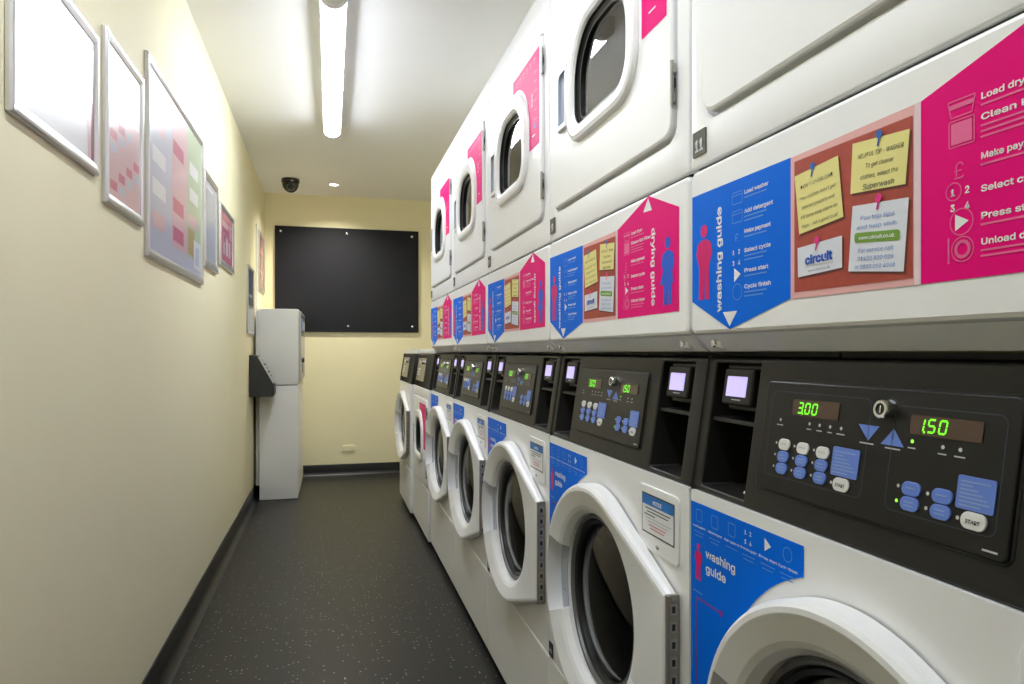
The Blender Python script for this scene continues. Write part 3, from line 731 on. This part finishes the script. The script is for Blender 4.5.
            b.line(circ(u-.0075,c_+.0045,.0075,16), .0009, e, 'label_pale_pink', True)
        elif i == 4: b.flat([(u-.006,c_-.007),(u+.007,c_),(u-.006,c_+.007)], e, 'label_white'); b.line(circ(u,c_,.011,20), .001, e, 'label_pale_pink', True)
        else: b.line(circ(u+.001,c_-.002,.0105,20), .001, e, 'label_pale_pink', True); b.line(circ(u+.001,c_-.002,.0065,16), .003, e, 'label_pale_pink', True); b.line([(u-.0125,c_-.013),(u-.0125,c_+.009)], .0016, e, 'label_pale_pink')
    lab(b.build('drying_guide_label', t), 'pink pointed drying guide sticker')
    return t
def washer(label):
    t = thing('washing_machine', label, 'washing machine', (XF, Y0, 0), -PI/2, 'washing machines below the dryers')
    washer_body(t); washer_door(t); console(t); washing_label(t); notice(t)
    b = MB(); b.box(.004,.678,-.70,-.26,.832,1.0315,'enamel_edge'); b.build('top_housing', t)
    return t
dn, wn = ('11','9','7','5','3'), ('12','10','8','6','4')
dl = ('upper dryer numbered 11, large label fully legible, cut by the right picture edge',
      'upper dryer numbered 9, the whole drying guide on it readable',
      'upper dryer in the middle of the stacked five, two dryers from each end',
      'upper dryer next to the end one, second from the back wall',
      'upper dryer at the far end of the stacked row, nearest the back wall')
wl = ('nearest washing machine, its lit display reading 3.00 and 1.50 in the largest console',
      'washing machine under dryer 9, its NOTICE plate and whole console in view',
      'white washing machine in the middle of the five under dryers, its whole round door visible',
      'white washing machine two places beyond the one under dryer 9',
      'white washing machine with blue sticker right beside the low dryer')
D = dryer(dl[0]); Wm = washer(wl[0])
Ds, Ws = [D], [Wm]
for i in range(1,5):
    for src, lst, L in ((D,Ds,dl),(Wm,Ws,wl)):
        c = dup(src); c.location = (XF, Y0+W*i, 0); c['label'] = L[i]; lst.append(c)
for i in range(5): plate(Ds[i], dn[i], False); plate(Ws[i], wn[i], True)

# the two low machines beyond the stacks
t = thing('tumble_dryer', 'low single dryer with pink sticker standing past the stacked machines', 'tumble dryer', (.500, Y0+W*5+.005, 0), -PI/2)
DZ = -1.05
b = MB(); dryer_front(b, (.003,.302,.679,.832), DZ)
b.box(.004,.678,-.68,-.52,.002,1.045,'enamel_edge'); b.box(.004,.678,-.53,-.22,.832,1.045,'enamel')
for u0, u1 in ((.003,.010),(.672,.679)): b.box(u0,u1,-.522,-.0115,.034,.832,'enamel')
b.box(.01,.672,-.522,-.012,.034,.04,'enamel'); b.box(.02,.662,-.66,-.03,.001,.035,'gap_dark'); b.box(.002,.680,-.5,-.035,1.024,1.05,'enamel')
b.build('cabinet', t, .004)
b = MB(); b.slab(rr(.003,.034,.679,.298,.004,3), -.011, .001, 'enamel_floor_bounce', .004); b.build('lower_panel', t)
dryer_door(t, DZ); dryer_drum(t, DZ); console(t, True)
t = thing('washing_machine', 'white washing machine at the far end of the row, without stickers', 'washing machine', (.482, Y0+W*6+.012, 0), -PI/2)
washer_body(t); washer_door(t); console(t, True)
b = MB(); b.box(.004,.678,-.70,-.20,.832,1.045,'enamel'); b.box(.002,.680,-.5,-.035,1.024,1.05,'enamel'); b.build('top_housing', t)

# ------------------------------------------------------------------ camera and view
cd = bpy.data.cameras.new('camera'); cam = bpy.data.objects.new('camera', cd); COL.objects.link(cam)
cam.location = (0,0,CAM_H); cam.rotation_euler = (PI/2, 0, -YAW)
cd.sensor_fit = 'HORIZONTAL'; cd.sensor_width = 36; cd.lens = 36*700/1024; cd.shift_y = 10/1024; cd.clip_start = .01
S.camera = cam
wd = bpy.data.worlds.new('world'); wd.use_nodes = True; wd.node_tree.nodes['Background'].inputs[0].default_value = (.02,.02,.02,1); S.world = wd
S.view_settings.view_transform = 'Standard'; S.view_settings.look = 'None'; S.view_settings.gamma = 1; S.view_settings.use_curve_mapping = False
S.view_settings.exposure = 1.5
try:
    S.cycles.use_denoising = True; S.cycles.max_bounces = 10; S.cycles.diffuse_bounces = 6; S.cycles.glossy_bounces = 4; S.cycles.transparent_max_bounces = 12
    S.cycles.sample_clamp_indirect = 8; S.cycles.caustics_reflective = False; S.cycles.caustics_refractive = False
except Exception: pass
